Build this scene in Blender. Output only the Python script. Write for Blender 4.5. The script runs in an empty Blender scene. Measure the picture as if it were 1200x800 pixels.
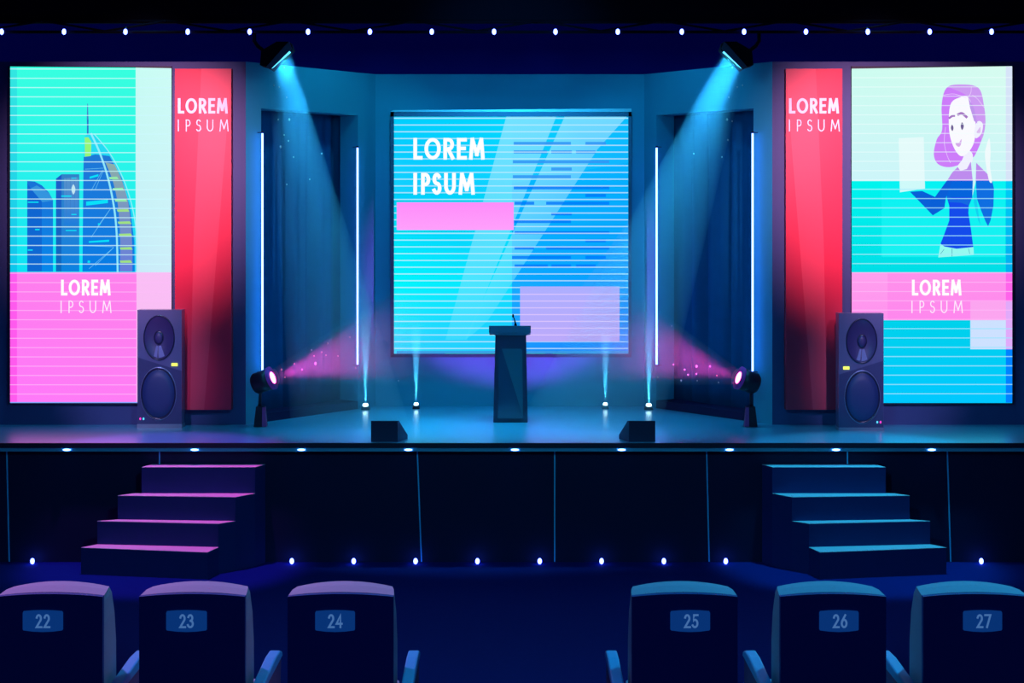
import bpy, math, random
from mathutils import Vector, Matrix
random.seed(7)
S = bpy.context.scene
C = S.collection
F = 2000.0          # focal length in pixels of the 1200x800 frame
H = 3.547           # eye height above the audience floor
HY = 245.0          # eye line in the frame
ST = 1.205          # stage height
DF = 17.10          # distance of the stage front

def at(px, py, d):
    """a point of the place: straight ahead distance d, seen at px, py"""
    return Vector(((px - 600) * d / F, d, H - (py - HY) * d / F))
def X(px, d): return (px - 600) * d / F
def Z(py, d): return H - (py - HY) * d / F
def floor_d(py, z=ST): return (H - z) * F / (py - HY)

def lin(c):
    return tuple(((v / 255) / 12.92 if v / 255 <= .04045 else ((v / 255 + .055) / 1.055) ** 2.4) for v in c[:3])

# ------------------------------------------------------------------ materials
def pbr(name, col, rough=.5, metal=0., emis=None, estr=0., noise=0., nscale=8., spec=.5, coat=0., trans=0., coatr=.03, coatior=1.5):
    m = bpy.data.materials.new(name); m.use_nodes = True
    nt = m.node_tree; b = nt.nodes['Principled BSDF']
    b.inputs['Base Color'].default_value = (*col, 1)
    b.inputs['Roughness'].default_value = rough
    b.inputs['Metallic'].default_value = metal
    b.inputs['Specular IOR Level'].default_value = spec
    b.inputs['Coat Weight'].default_value = coat
    b.inputs['Coat Roughness'].default_value = coatr; b.inputs['Coat IOR'].default_value = coatior
    b.inputs['Transmission Weight'].default_value = trans
    if emis:
        b.inputs['Emission Color'].default_value = (*emis, 1); b.inputs['Emission Strength'].default_value = estr
    if noise:
        tc = nt.nodes.new('ShaderNodeTexCoord'); n = nt.nodes.new('ShaderNodeTexNoise')
        n.inputs['Scale'].default_value = nscale; n.inputs['Detail'].default_value = 4
        r = nt.nodes.new('ShaderNodeMapRange'); r.inputs[3].default_value = 1 - noise; r.inputs[4].default_value = 1 + noise
        v = nt.nodes.new('ShaderNodeVectorMath'); v.operation = 'SCALE'; v.inputs[0].default_value = col
        nt.links.new(tc.outputs['Object'], n.inputs['Vector']); nt.links.new(n.outputs['Fac'], r.inputs[0])
        nt.links.new(r.outputs[0], v.inputs['Scale']); nt.links.new(v.outputs[0], b.inputs['Base Color'])
    return m
def glow(name, col, s):
    m = bpy.data.materials.new(name); m.use_nodes = True
    nt = m.node_tree; nt.nodes.clear()
    e = nt.nodes.new('ShaderNodeEmission'); o = nt.nodes.new('ShaderNodeOutputMaterial')
    e.inputs[0].default_value = (*col, 1); e.inputs[1].default_value = s
    nt.links.new(e.outputs[0], o.inputs[0]); return m
def haze(name, col, dens):
    m = bpy.data.materials.new(name); m.use_nodes = True
    nt = m.node_tree; nt.nodes.clear()
    e = nt.nodes.new('ShaderNodeVolumeScatter'); o = nt.nodes.new('ShaderNodeOutputMaterial')
    e.inputs['Color'].default_value = (*col, 1); e.inputs['Density'].default_value = dens
    nt.links.new(e.outputs[0], o.inputs['Volume']); return m
def thinning_haze(name, col, dens, origin, reach):
    """haze that thins out with distance from a point of the place"""
    m = haze(name, col, dens); nt = m.node_tree
    e = [n for n in nt.nodes if n.type == 'VOLUME_SCATTER'][0]
    g = nt.nodes.new('ShaderNodeNewGeometry'); v = nt.nodes.new('ShaderNodeVectorMath'); v.operation = 'DISTANCE'; v.inputs[1].default_value = origin
    r = nt.nodes.new('ShaderNodeMapRange'); r.interpolation_type = 'SMOOTHSTEP'
    r.inputs[1].default_value = reach * .35; r.inputs[2].default_value = reach; r.inputs[3].default_value = dens; r.inputs[4].default_value = 0
    nt.links.new(g.outputs['Position'], v.inputs[0]); nt.links.new(v.outputs['Value'], r.inputs[0]); nt.links.new(r.outputs[0], e.inputs['Density'])
    return m
def screen_mat():
    m = bpy.data.materials.new('screen_picture'); m.use_nodes = True
    nt = m.node_tree; nt.nodes.clear()
    a = nt.nodes.new('ShaderNodeAttribute'); a.attribute_name = 'Col'
    e = nt.nodes.new('ShaderNodeEmission'); t = nt.nodes.new('ShaderNodeBsdfTransparent')
    x = nt.nodes.new('ShaderNodeMixShader'); o = nt.nodes.new('ShaderNodeOutputMaterial')
    e.inputs[1].default_value = 1.0
    nt.links.new(a.outputs['Color'], e.inputs[0]); nt.links.new(a.outputs['Alpha'], x.inputs[0])
    nt.links.new(t.outputs[0], x.inputs[1]); nt.links.new(e.outputs[0], x.inputs[2]); nt.links.new(x.outputs[0], o.inputs[0])
    return m

M = dict(
    black=pbr('black_metal', (.004, .004, .012), .5, .0),
    blackmatte=pbr('matte_black_paint', (.002, .002, .006), .9, spec=.05),
    house=pbr('navy_house_wall_paint', (.02, .035, .45), .9, noise=.08, nscale=1.5, spec=.1),
    audfloor=pbr('navy_carpet', (.001, .017, .15), .95, noise=.12, nscale=30, spec=.05),
    stagewall=pbr('teal_stage_wall_paint', (.03, .30, .40), .7, noise=.03, nscale=2, spec=.2),
    blockwall=pbr('navy_panel_paint', (.05, .07, .20), .55, noise=.06, nscale=3, spec=.3),
    stagefloor=pbr('polished_stage_floor', (.06, .42, .58), .30, noise=.03, nscale=2.5, spec=1., coat=1., coatr=.26, coatior=2.4),
    lip=pbr('stage_edge_black', (.006, .012, .03), .5),
    teal_trim=pbr('teal_metal_strip', (.10, .55, .65), .4, .3),
    front=pbr('stage_front_panel', (.006, .014, .05), .6, noise=.08, nscale=2, spec=.15),
    seam=pbr('teal_seam_strip', (.08, .60, .85), .5),
    tread=pbr('stair_tread', (.60, .60, .62), .6, noise=.05),
    stair=pbr('stair_side_navy', (.010, .03, .13), .7, noise=.06, spec=.15),
    curtain=pbr('dark_blue_velvet_curtain', (.002, .11, .24), .9, noise=.1, nscale=6, spec=.05),
    banner=pbr('red_banner_print', (.78, .012, .055), .45, noise=.04, nscale=3),
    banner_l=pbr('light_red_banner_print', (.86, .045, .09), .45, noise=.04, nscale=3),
    banner_s=pbr('banner_edge', (.55, .005, .03), .5),
    white_print=pbr('white_print', (.9, .9, .92), .5),
    frame=pbr('dark_screen_frame', (.03, .10, .16), .35, .5),
    frame_l=pbr('pale_teal_screen_rail', (.25, .55, .58), .3, .3),
    cab=pbr('speaker_cabinet', (.12, .12, .25), .35, noise=.05, nscale=5, coat=.3),
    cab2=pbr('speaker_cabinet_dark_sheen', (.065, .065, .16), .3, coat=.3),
    cone=pbr('speaker_cone', (.05, .035, .14), .45),
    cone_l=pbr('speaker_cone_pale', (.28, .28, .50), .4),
    ring=pbr('speaker_ring', (.012, .012, .05), .3),
    ringl=pbr('speaker_rim_silver', (.25, .25, .40), .3, .4),
    woof=pbr('woofer_cover', (.02, .035, .14), .5),
    foot=pbr('speaker_foot', (.35, .35, .45), .35, .5),
    led_y=glow('yellow_led', (.75, .95, .12), 1.6), led_m=glow('magenta_led', (1, .05, .6), 1.3), led_b=glow('blue_led', (.1, .6, 1), 1.5),
    pod=pbr('podium_navy', (.014, .010, .04), .45, noise=.05), podtop=pbr('podium_top_blue', (.035, .08, .14), .4),
    podp=pbr('podium_inlay', (.012, .07, .10), .3), podp2=pbr('podium_inlay_dark', (.010, .035, .07), .25, coat=.4),
    wedge=pbr('stage_monitor_shell', (.012, .018, .06), .55), wedge_s=pbr('stage_monitor_side', (.03, .04, .11), .5),
    neon=glow('neon_tube_glass', (1.1, 2.2, 10.0), 1.0),
    floodlip=pbr('floodlight_lip', (.03, .025, .07), .6),
    sill=pbr('dark_indigo_sill', (.012, .012, .05), .7, spec=.1),
    bulb=glow('bulb_glass', (1.2, 1.8, 16.0), 1.0),
    foot_l=glow('footlight_glass', (1.3, 3., 12.0), 1.0),
    uplens=glow('uplight_lens', (.45, .85, 1.0), 7.0),
    toplens=glow('floodlight_lens', (.10, .60, 1.0), 2.5),
    maglens=glow('magenta_lens', (3.0, .22, 1.2), 5.0),
    magring=pbr('lamp_hood_inner', (.85, .03, .35), .6),
    lampbody=pbr('lamp_body', (.015, .005, .02), .45, .1),
    lampbase=pbr('lamp_stand_block', (.5, .06, .25), .4, .1),
    seatfab=pbr('seat_fabric', (.38, .40, .42), .75, noise=.06, nscale=40, spec=.2),
    seatshell=pbr('seat_shell_navy', (.012, .07, .22), .55, spec=.2),
    armtop=pbr('armrest_top', (.03, .42, .62), .5), armside=pbr('armrest_side', (.05, .04, .12), .6),
    plate=pbr('backlit_number_plate', (.01, .06, .2), .5, emis=(.002, .030, .15), estr=1.), digit=pbr('backlit_number_print', (.1, .2, .4), .5, emis=(.055, .15, .34), estr=1.),  # plates and digits get a faint added glow so they show
    screen=screen_mat(),
    hz_b=haze('blue_lit_haze', (.75, .9, 1), .21),
    dust=pbr('dust_mote', (.5, .5, .5), .9),
)

# ------------------------------------------------------------------ mesh builder
class MB:
    def __init__(s): s.v = []; s.f = []; s.mi = []; s.m = []; s.sm = []
    def slot(s, m):
        if m not in s.m: s.m.append(m)
        return s.m.index(m)
    def add(s, vs, fs, m, smooth=False):
        k = len(s.v); s.v += [Vector(v) for v in vs]; i = s.slot(m)
        for f in fs: s.f.append([k + a for a in f]); s.mi.append(i); s.sm.append(smooth)
        return s
    def box(s, x0, x1, y0, y1, z0, z1, m):
        return s.add([(x, y, z) for x in (x0, x1) for y in (y0, y1) for z in (z0, z1)],
                     [(0, 1, 3, 2), (4, 6, 7, 5), (0, 4, 5, 1), (2, 3, 7, 6), (0, 2, 6, 4), (1, 5, 7, 3)], m)
    def hexa(s, a, b, m):
        """two matching quads (loops of 4 points) joined"""
        return s.add(list(a) + list(b), [(3, 2, 1, 0), (4, 5, 6, 7), (0, 1, 5, 4), (1, 2, 6, 5), (2, 3, 7, 6), (3, 0, 4, 7)], m)
    def prism(s, loop, off, m, caps=(None, None), smooth=False):
        n = len(loop); off = Vector(off); k = len(s.v)
        a = [Vector(p) for p in loop]; b = [p + off for p in a]
        s.add(a + b, [(i, (i + 1) % n, n + (i + 1) % n, n + i) for i in range(n)], m, smooth)
        s.f.append([k + i for i in reversed(range(n))]); s.mi.append(s.slot(caps[0] or m)); s.sm.append(False)
        s.f.append([k + n + i for i in range(n)]); s.mi.append(s.slot(caps[1] or m)); s.sm.append(False)
        return s
    def tube(s, pts, r, m, n=10, smooth=True, caps=True):
        pts = [Vector(p) for p in pts]; rs = r if isinstance(r, (list, tuple)) else [r] * len(pts)
        k = len(s.v); vs = []
        prev = None
        for i, p in enumerate(pts):
            t = (pts[min(i + 1, len(pts) - 1)] - pts[max(i - 1, 0)]).normalized()
            if prev is None:
                u = t.cross(Vector((0, 0, 1))) if abs(t.z) < .95 else t.cross(Vector((1, 0, 0)))
            else: u = prev - t * prev.dot(t)
            u.normalize(); prev = u; w = t.cross(u)
            vs += [p + (u * math.cos(a) + w * math.sin(a)) * rs[i] for a in (2 * math.pi * j / n for j in range(n))]
        fs = [(i * n + j, i * n + (j + 1) % n, (i + 1) * n + (j + 1) % n, (i + 1) * n + j) for i in range(len(pts) - 1) for j in range(n)]
        s.add(vs, fs, m, smooth)
        if caps:
            q = s.slot(m)
            s.f.append([k + j for j in reversed(range(n))]); s.mi.append(q); s.sm.append(False)
            e = k + (len(pts) - 1) * n; s.f.append([e + j for j in range(n)]); s.mi.append(q); s.sm.append(False)
        return s
    def ellipsoid(s, c, rx, ry, rz, m, nu=14, nv=8):
        c = Vector(c); vs = []
        for i in range(nv + 1):
            th = math.pi * i / nv
            for j in range(nu):
                a = 2 * math.pi * j / nu
                vs.append(c + Vector((rx * math.sin(th) * math.cos(a), ry * math.sin(th) * math.sin(a), rz * math.cos(th))))
        return s.add(vs, [(i * nu + j, i * nu + (j + 1) % nu, (i + 1) * nu + (j + 1) % nu, (i + 1) * nu + j) for i in range(nv) for j in range(nu)], m, True)
    def rings(s, c, prof, m, n=40, mats=None):
        """concentric ellipses facing -Y: prof = [(rx, rz, y offset)]"""
        c = Vector(c); k = len(s.v); vs = []
        for rx, rz, dy in prof:
            vs += [c + Vector((rx * math.cos(2 * math.pi * j / n), dy, rz * math.sin(2 * math.pi * j / n))) for j in range(n)]
        s.v += vs
        for i in range(len(prof) - 1):
            q = s.slot(mats[i] if mats else m)
            for j in range(n):
                s.f.append([k + i * n + j, k + i * n + (j + 1) % n, k + (i + 1) * n + (j + 1) % n, k + (i + 1) * n + j]); s.mi.append(q); s.sm.append(True)
        e = k + (len(prof) - 1) * n
        s.f.append([e + j for j in range(n)]); s.mi.append(s.slot(mats[-1] if mats else m)); s.sm.append(True)
        return s
    def build(s, name, parent=None, origin=None, bevel=0, fix=True):
        me = bpy.data.meshes.new(name)
        lo = Vector([min(v[i] for v in s.v) for i in range(3)]); hi = Vector([max(v[i] for v in s.v) for i in range(3)])
        if origin is None: origin = Vector(((lo.x + hi.x) / 2, (lo.y + hi.y) / 2, lo.z)) if parent is None else Vector(parent['_o'])
        origin = Vector(origin)
        me.from_pydata([v - origin for v in s.v], [], s.f)
        for m in s.m: me.materials.append(m)
        for p, i, sm in zip(me.polygons, s.mi, s.sm): p.material_index = i; p.use_smooth = sm
        me.update()
        if fix:
            import bmesh
            bm = bmesh.new(); bm.from_mesh(me); bmesh.ops.recalc_face_normals(bm, faces=bm.faces); bm.to_mesh(me); bm.free()
        o = bpy.data.objects.new(name, me); C.objects.link(o)
        o['_o'] = tuple(origin)
        if parent is None: o.location = origin
        else:
            o.parent = parent
            po = Vector(parent['_o']); o.location = origin - po
        if bevel:
            b = o.modifiers.new('bevel', 'BEVEL'); b.width = bevel; b.segments = 2; b.limit_method = 'ANGLE'
        return o

def thing(name, label, cat, loc, group=None, kind=None):
    o = bpy.data.objects.new(name, None); C.objects.link(o); o.location = loc; o.empty_display_size = .1
    o['_o'] = tuple(Vector(loc)); return tag(o, label, cat, group, kind)
def tag(o, label=None, cat=None, group=None, kind=None):
    for k, v in (('label', label), ('category', cat), ('group', group), ('kind', kind)):
        if v: o[k] = v
    return o
def struct(name, mb, **k):
    return tag(mb.build(name, **k), kind='structure')

# ------------------------------------------------------------------ lettering (strokes of our own)
def arc(cx, cy, rx, ry, a0, a1, n=10):
    return [(cx + rx * math.cos(math.radians(a0 + (a1 - a0) * i / n)), cy + ry * math.sin(math.radians(a0 + (a1 - a0) * i / n))) for i in range(n + 1)]
G = {
    'L': [[(0, 1), (0, 0), (1, 0)]],
    'O': [arc(.5, .5, .5, .5, 0, 360, 28)],
    'R': [[(0, 0), (0, 1)] + arc(.45, .74, .5, .26, 90, -90) + [(0, .48)], [(.42, .48), (1, 0)]],
    'E': [[(1, 1), (0, 1), (0, 0), (1, 0)], [(0, .52), (.85, .52)]],
    'M': [[(0, 0), (.12, 1)], [(.14, 1), (.5, .2)], [(.5, .2), (.86, 1)], [(.88, 1), (1, 0)]],
    'I': [[(0, 0), (0, 1)]],
    'P': [[(0, 0), (0, 1)] + arc(.45, .73, .55, .27, 90, -90) + [(0, .46)]],
    'S': [arc(.52, .76, .42, .24, 35, 255, 12) + arc(.5, .26, .48, .26, 75, -150, 14)],
    'U': [[(0, 1)] + arc(.5, .38, .5, .38, 180, 360, 14) + [(1, 1)]],
    '2': [arc(.48, .72, .42, .28, 165, -25, 12) + [(.05, 0), (1, 0)]],
    '3': [arc(.45, .76, .40, .24, 160, -80, 12), arc(.45, .27, .5, .27, 80, -160, 14)],
    '4': [[(.75, 0), (.75, 1), (0, .28), (1, .28)]],
    '5': [[(.95, 1), (.25, 1), (.15, .55)] + arc(.42, .31, .5, .31, 120, -150, 14)],
    '6': [[(.72, 1), (.12, .5)] + arc(.5, .31, .46, .31, 170, 530, 24)],
    '7': [[(0, 1), (1, 1), (.35, 0)]],
}
def stroke_polys(pts, t):
    """a polyline as quads with mitred joins and square caps"""
    closed = (Vector(pts[0]) - Vector(pts[-1])).length < 1e-4
    P = [Vector(p) for p in pts]
    if closed: P = P[:-1]
    n = len(P)
    if not closed:
        P[0] = P[0] + (P[0] - P[1]).normalized() * t / 2; P[-1] = P[-1] + (P[-1] - P[-2]).normalized() * t / 2
    L, R = [], []
    for i in range(n):
        a = P[i] - P[i - 1] if (closed or i > 0) else P[1] - P[0]
        b = P[(i + 1) % n] - P[i] if (closed or i < n - 1) else a
        a = a.normalized(); b = b.normalized()
        na = Vector((-a.y, a.x)); nb = Vector((-b.y, b.x)); m = (na + nb)
        m = na if m.length < 1e-3 else m.normalized()
        k = t / 2 / max(.5, m.dot(na))
        L.append(P[i] + m * k); R.append(P[i] - m * k)
    rng = range(n) if closed else range(n - 1)
    return [(L[i], L[(i + 1) % n], R[(i + 1) % n], R[i]) for i in rng]
def glyph(ch, x0, x1, y0, y1, t):
    """quads of one letter; y0 top, y1 bottom, all in pixels"""
    out = []
    for st in G[ch]:
        sc = [(x0 + t / 2 + u * max(x1 - x0 - t, 0), y1 - t / 2 - v * (y1 - y0 - t)) for u, v in st]
        out += stroke_polys(sc, t)
    return out
REL = {'bold': ('LOREM', [(0, .13), (.155, .385), (.42, .575), (.61, .75), (.78, 1)]),
       'bold2': ('IPSUM', [(.0, .05), (.125, .275), (.30, .46), (.50, .69), (.735, 1)]),
       'thin': ('IPSUM', [(0, .01), (.157, .25), (.355, .46), (.57, .70), (.82, 1)])}
def words(kind, x0, x1, y0, y1, t):
    w, rel = REL[kind]; out = []
    for ch, (a, b) in zip(w, rel): out += glyph(ch, x0 + a * (x1 - x0), max(x0 + b * (x1 - x0), x0 + a * (x1 - x0) + t), y0, y1, t)
    return out

# ------------------------------------------------------------------ flat pictures shown by the screens
def smooth(pts, n=6, closed=True):
    P = [Vector(p) for p in pts]; N = len(P); out = []
    for i in range(N if closed else N - 1):
        g = lambda k: P[k % N] if closed else P[min(max(k, 0), N - 1)]
        p0, p1, p2, p3 = g(i - 1), g(i), g(i + 1), g(i + 2)
        for j in range(n):
            t = j / n
            out.append(.5 * ((2 * p1) + (p2 - p0) * t + (2 * p0 - 5 * p1 + 4 * p2 - p3) * t * t + (3 * p1 - p0 - 3 * p2 + p3) * t ** 3))
    if not closed: out.append(P[-1])
    return out
class Pic:
    def __init__(s, d): s.d = d; s.v = []; s.f = []; s.c = []; s.k = 0
    def poly(s, pts, cols, a=1., same=False):
        if not same: s.k += 1
        d = s.d - s.k * .0006; b = len(s.v)
        s.v += [at(p[0], p[1], s.d) - Vector((0, s.d - d, 0)) for p in pts]
        s.f.append([b + i for i in range(len(pts))])
        if not isinstance(cols, list): cols = [cols] * len(pts)
        s.c += [(*lin(c), a) for c in cols]
    def rect(s, x0, y0, x1, y1, top, bot=None, a=1., same=False):
        bot = bot or top
        s.poly([(x0, y0), (x1, y0), (x1, y1), (x0, y1)], [top, top, bot, bot], a, same)
    def hgrad(s, x0, y0, x1, y1, l, r, a=1.):
        s.poly([(x0, y0), (x1, y0), (x1, y1), (x0, y1)], [l, r, r, l], a)
    def polys(s, ps, col, a=1.):
        s.k += 1
        for p in ps: s.poly(p, col, a, True)
    def lines(s, x0, x1, ys, t, col, a, tilt=0):
        s.k += 1
        for y in ys: s.poly([(x0, y - t / 2), (x1, y - t / 2 + tilt), (x1, y + t / 2 + tilt), (x0, y + t / 2)], col, a, True)
    def line(s, p, q, t, col, a=1.):
        s.polys(stroke_polys([p, q], t), col, a)
    def build(s, name, parent):
        me = bpy.data.meshes.new(name); o = Vector(parent['_o'])
        me.from_pydata([v - o for v in s.v], [], s.f)
        at_ = me.color_attributes.new('Col', 'FLOAT_COLOR', 'CORNER')
        i = 0
        for p in me.polygons:
            for l in p.loop_indices: at_.data[l].color = s.c[me.loops[l].vertex_index]
        me.materials.append(M['screen'])
        ob = bpy.data.objects.new(name, me); C.objects.link(ob); ob.parent = parent; ob['_o'] = tuple(o)
        return ob

# ================================================================== SETTING
DB = 20.28          # stage back wall
DW = 18.55          # the two side walls that carry the big screens
TOP = Z(87, DB)     # top of the stage set
DH = 24.0           # rear wall of the house
LX0, LX1 = X(288, DW), X(440, DB)
RX0, RX1 = X(905, DW), X(755, DB)

struct('wall_house_back', MB().box(-9, 9, DH, DH + .2, 0, 6.9, M['house']))
struct('floor', MB().box(-9, 9, 9.2, DH, -.15, 0, M['audfloor']))
struct('floor_seating_riser', MB().box(-5, 5, 4.2, 9.2, -.15, .9, M['audfloor']))
struct('ceiling', MB().box(-9, 9, 17.72, 17.80, Z(26, 17.72), 6.3, M['blackmatte']))
# stage
sb = MB()
sb.box(-7, 7, DF + .06, DH, .0, ST - .06, M['front'])
sb.box(-7, 7, DF + .0, DH - .01, ST - .06, ST, M['stagefloor'])
struct('stage', sb)
lip = MB().box(-7, 7, DF - .03, DF, ST - .045, ST + .002, M['lip'])
struct('trim_stage_lip', lip)
struct('trim_stage_strip', MB().box(-7, 7, DF - .02, DF + .06, ST - .082, ST - .047, M['teal_trim']))
for n_, (xa, xb, yb) in enumerate([(8, 11, 660), (187, 187, 547), (489, 494, 660), (650, 650, 660), (828, 831, 660), (993, 993, 547), (1110, 1114, 660)]):
    d = DF + .058
    a, b = at(xa, 530, d), at(xb, yb, d); a.z = ST - .084; b.z = max(b.z, .0) if yb < 655 else .005
    w = .0065
    q = [(a.x - w, d, a.z), (a.x + w, d, a.z), (b.x + w, d, b.z), (b.x - w, d, b.z)]
    struct('trim_%d' % (n_ + 1), MB().prism(q, (0, -.006, 0), M['seam']))  # panel edge highlights, made as bright teal strips
# stage back wall
struct('wall_stage_back', MB().box(LX1, RX1, DB, DB + .25, ST, TOP, M['stagewall']))
# side blocks
struct('wall_left', MB().box(-7, LX0, DW, DW + .3, ST, TOP, M['blockwall']))
struct('wall_right', MB().box(RX0, 7, DW, DW + .3, ST, TOP, M['blockwall']))

def angled(name, xa, xb, pl, pr):
    """angled wall with an opening; pl, pr = frame x of the opening's outer and inner edge"""
    A = Vector((xa, DW)); B = Vector((xb, DB)); D = B - A
    def T(px):
        k = (px - 600) / F
        return (k * DW - xa) / (D.x - k * D.y)
    t0, t1 = T(pl), T(pr)
    nrm = Vector((-D.y, D.x)).normalized()
    if nrm.y < 0: nrm = -nrm
    th = nrm * .28
    zt = Z(127, DW + D.y * t0); zs = ST + .09
    mb = MB()
    def seg(ta, tb, z0, z1, m=M['stagewall']):
        p, q = A + D * ta, A + D * tb
        lo = [(p.x, p.y, z0), (q.x, q.y, z0), (q.x + th.x, q.y + th.y, z0), (p.x + th.x, p.y + th.y, z0)]
        mb.hexa(lo, [(a, b, z1) for a, b, _ in lo], m)
    seg(0, t0, ST, TOP); seg(t1, 1, ST, TOP); seg(t0, t1, zt, TOP); seg(t0, t1, ST, zs, M['sill'])
    struct(name, mb)
    return A, D, nrm, t0, t1, zt, zs
LW = angled('wall_stage_left', LX0, LX1, 306, 419.5)
RW = angled('wall_stage_right', RX0, RX1, 883, 769)

# curtains behind the openings
def curtain(w, label, seed):
    A, D, nrm, t0, t1, zt, zs = w
    rnd = random.Random(seed)
    pts = []; N = 150
    ph = [rnd.uniform(0, 6.28) for _ in range(3)]
    L = D.length
    for i in range(N + 1):
        t = t0 - .12 + (t1 - t0 + .20) * i / N
        s = t * L
        off = .42 + .05 * math.sin(s * 17 + ph[0] + .8 * math.sin(s * 4 + ph[1])) + .03 * math.sin(s * 29 + ph[2])
        p = A + D * t + nrm * off
        pts.append((p.x, p.y))
    mb = MB(); rows = 10; z0, z1 = ST + .005, zt + .25
    vs = []
    for r in range(rows + 1):
        k = r / rows; z = z0 + (z1 - z0) * k
        c = A + D * ((t0 + t1) / 2) + nrm * .42
        for x, y in pts:
            g = 1 - .4 * (k ** 3)      # gathered at the top
            q = Vector((x, y)); o_ = (q - c).dot(nrm); q = q - nrm * o_ * (1 - g)
            vs.append((q.x, q.y, z))
    n = N + 1
    mb.add(vs, [(r * n + i, r * n + i + 1, (r + 1) * n + i + 1, (r + 1) * n + i) for r in range(rows) for i in range(N)], M['curtain'], True)
    o = mb.build('curtain', fix=False)
    so = o.modifiers.new('s', 'SOLIDIFY'); so.thickness = .008
    tag(o, label, 'curtain', 'stage curtains in the doorways')
curtain(LW, 'dark blue pleated curtain in the doorway left of the big screen', 3)
curtain(RW, 'dark blue pleated curtain in the doorway right of the big screen', 8)

# ================================================================== SCREENS
# ---- centre
sc = thing('projection_screen', 'wide cyan screen reading LOREM IPSUM on the wall behind the podium', 'screen', at(599, 418, DB - .06))
ds = DB - .12
fr = MB()
x0, x1, zt, zb = X(457.5, ds), X(740, ds), Z(131, ds), Z(418.5, ds)
for a, b, c_, d_ in ((x0, X(461.5, ds), zb, zt), (X(736.5, ds), x1, zb, zt), (x0, x1, zb, Z(414.5, ds)), (x0, x1, Z(136.5, ds), zt)):
    fr.box(a, b, ds, DB - .002, c_, d_, M['frame'])
fr.box(x0 + .02, x1 - .02, DB - .04, DB - .003, zb + .01, zt - .01, M['frame'])
fr.build('frame', sc)
q0 = DB - .14
rl = MB().prism([at(457.5, 131, q0), at(740, 131, q0), at(740, 127.2, q0), at(461, 129, q0)], (0, .13, 0), M['frame_l'])
rl.build('top_rail', sc)
P = Pic(DB - .075)
P.poly([(461, 136), (600, 136), (600, 415), (461, 415)], [(0, 205, 255), (0, 215, 255), (30, 205, 255), (40, 215, 255)])
P.poly([(461, 225), (600, 225), (600, 330), (461, 330)], [(0, 205, 250), (0, 215, 250), (10, 225, 255), (0, 245, 255)], same=False)
P.poly([(461, 330), (600, 330), (600, 400), (461, 400)], [(0, 245, 255), (10, 225, 255), (30, 200, 255), (40, 215, 255)])
P.poly([(600, 136), (737, 136), (737, 415), (600, 415)], [(0, 215, 255), (10, 190, 255), (30, 130, 255), (25, 150, 255)])
P.poly([(600, 215), (737, 190), (737, 330), (600, 330)], [(0, 180, 255), (0, 175, 255), (0, 155, 255), (0, 165, 255)], a=.7)
# pale diagonal shine bands, a gloss reflection drawn into the slide
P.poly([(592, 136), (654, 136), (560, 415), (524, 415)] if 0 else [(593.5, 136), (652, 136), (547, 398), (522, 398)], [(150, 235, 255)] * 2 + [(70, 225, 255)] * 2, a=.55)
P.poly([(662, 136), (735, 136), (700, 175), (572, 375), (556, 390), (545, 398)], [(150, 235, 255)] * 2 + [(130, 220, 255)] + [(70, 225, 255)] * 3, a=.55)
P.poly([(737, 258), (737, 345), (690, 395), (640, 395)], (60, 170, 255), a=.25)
ink = (0, 125, 250)
L_ = [(168, 602, 669), (168, 686, 710), (178, 602, 641), (178, 646, 670), (178, 675, 698), (189.5, 601, 714), (198, 646, 670), (207, 601, 669),
      (220, 602, 714), (229, 686, 710), (238, 603, 626), (238, 640, 714), (250.5, 646, 670), (259.5, 602, 669), (272.5, 603, 714), (282, 686, 710),
      (290.5, 603, 626), (290.5, 640, 714), (301.5, 600, 669), (301.5, 686, 710), (311.5, 603, 642), (311.5, 646, 669), (311.5, 675, 698)]
P.k += 1
for y, a, b in L_: P.poly([(a, y - 1.8), (b, y - 1.8), (b, y + 1.8), (a, y + 1.8)], ink if y > 215 else (50, 150, 245), .9, True)
ys = [138.5 + 7.93 * i for i in range(35)]
P.lines(461.5, 736, [y for y in ys if y < 411], 1.3, (200, 240, 255), .65)
P.rect(465, 237, 602, 269.5, (255, 140, 250), (255, 160, 252))
P.rect(609.5, 335.5, 726, 400, (175, 175, 255), (190, 170, 250), a=.97)
P.lines(609.5, 726, [y for y in ys if 337 < y < 399], 1.2, (225, 200, 255), .8)
P.rect(465, 411, 736.5, 414.5, (60, 150, 225), a=.9)
P.poly([(522, 413.8), (639, 413.8), (642, 417.0), (515, 417.0)], (60, 225, 205))  # green reflections on the lower frame, painted into the display
P.poly([(647, 413.8), (664, 413.8), (667, 417.0), (650, 417.0)], (60, 225, 205))
P.polys(words('bold', 484.5, 568, 161.5, 187, 4.3), (255, 255, 255))
P.polys(words('bold2', 484.5, 556.5, 202.5, 228, 4.3), (255, 255, 255))
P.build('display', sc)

# ---- side screens
def side_screen(name, label, xl, xr, yt, yb):
    d = DW
    t = thing(name, label, 'screen', at((xl + xr) / 2, yb, d - .03))
    MB().box(X(xl - 1, d), X(xr + 1, d), d - .05, d - .001, Z(yb + 1, d), Z(yt - 1, d), M['lip']).build('housing', t)
    return t, Pic(d - .055)
t, P = side_screen('led_screen', 'tall screen showing a blue city skyline above a pink LOREM IPSUM field', 12, 201, 79, 472)
P.poly([(12, 78), (159, 79.2), (159, 319), (12, 319)], [(55, 255, 225), (55, 255, 222), (15, 232, 245), (10, 225, 245)])
P.poly([(159, 79.2), (201, 80), (201, 319), (159, 319)], [(200, 252, 244), (205, 252, 245), (205, 238, 250), (200, 235, 250)])
P.rect(12, 79, 20, 319, (50, 225, 225), (10, 190, 235), a=.8)
P.poly([(12, 319), (160, 319), (160, 472), (12, 472)], [(255, 125, 238), (255, 130, 236), (255, 125, 245), (255, 120, 250)])
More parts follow.
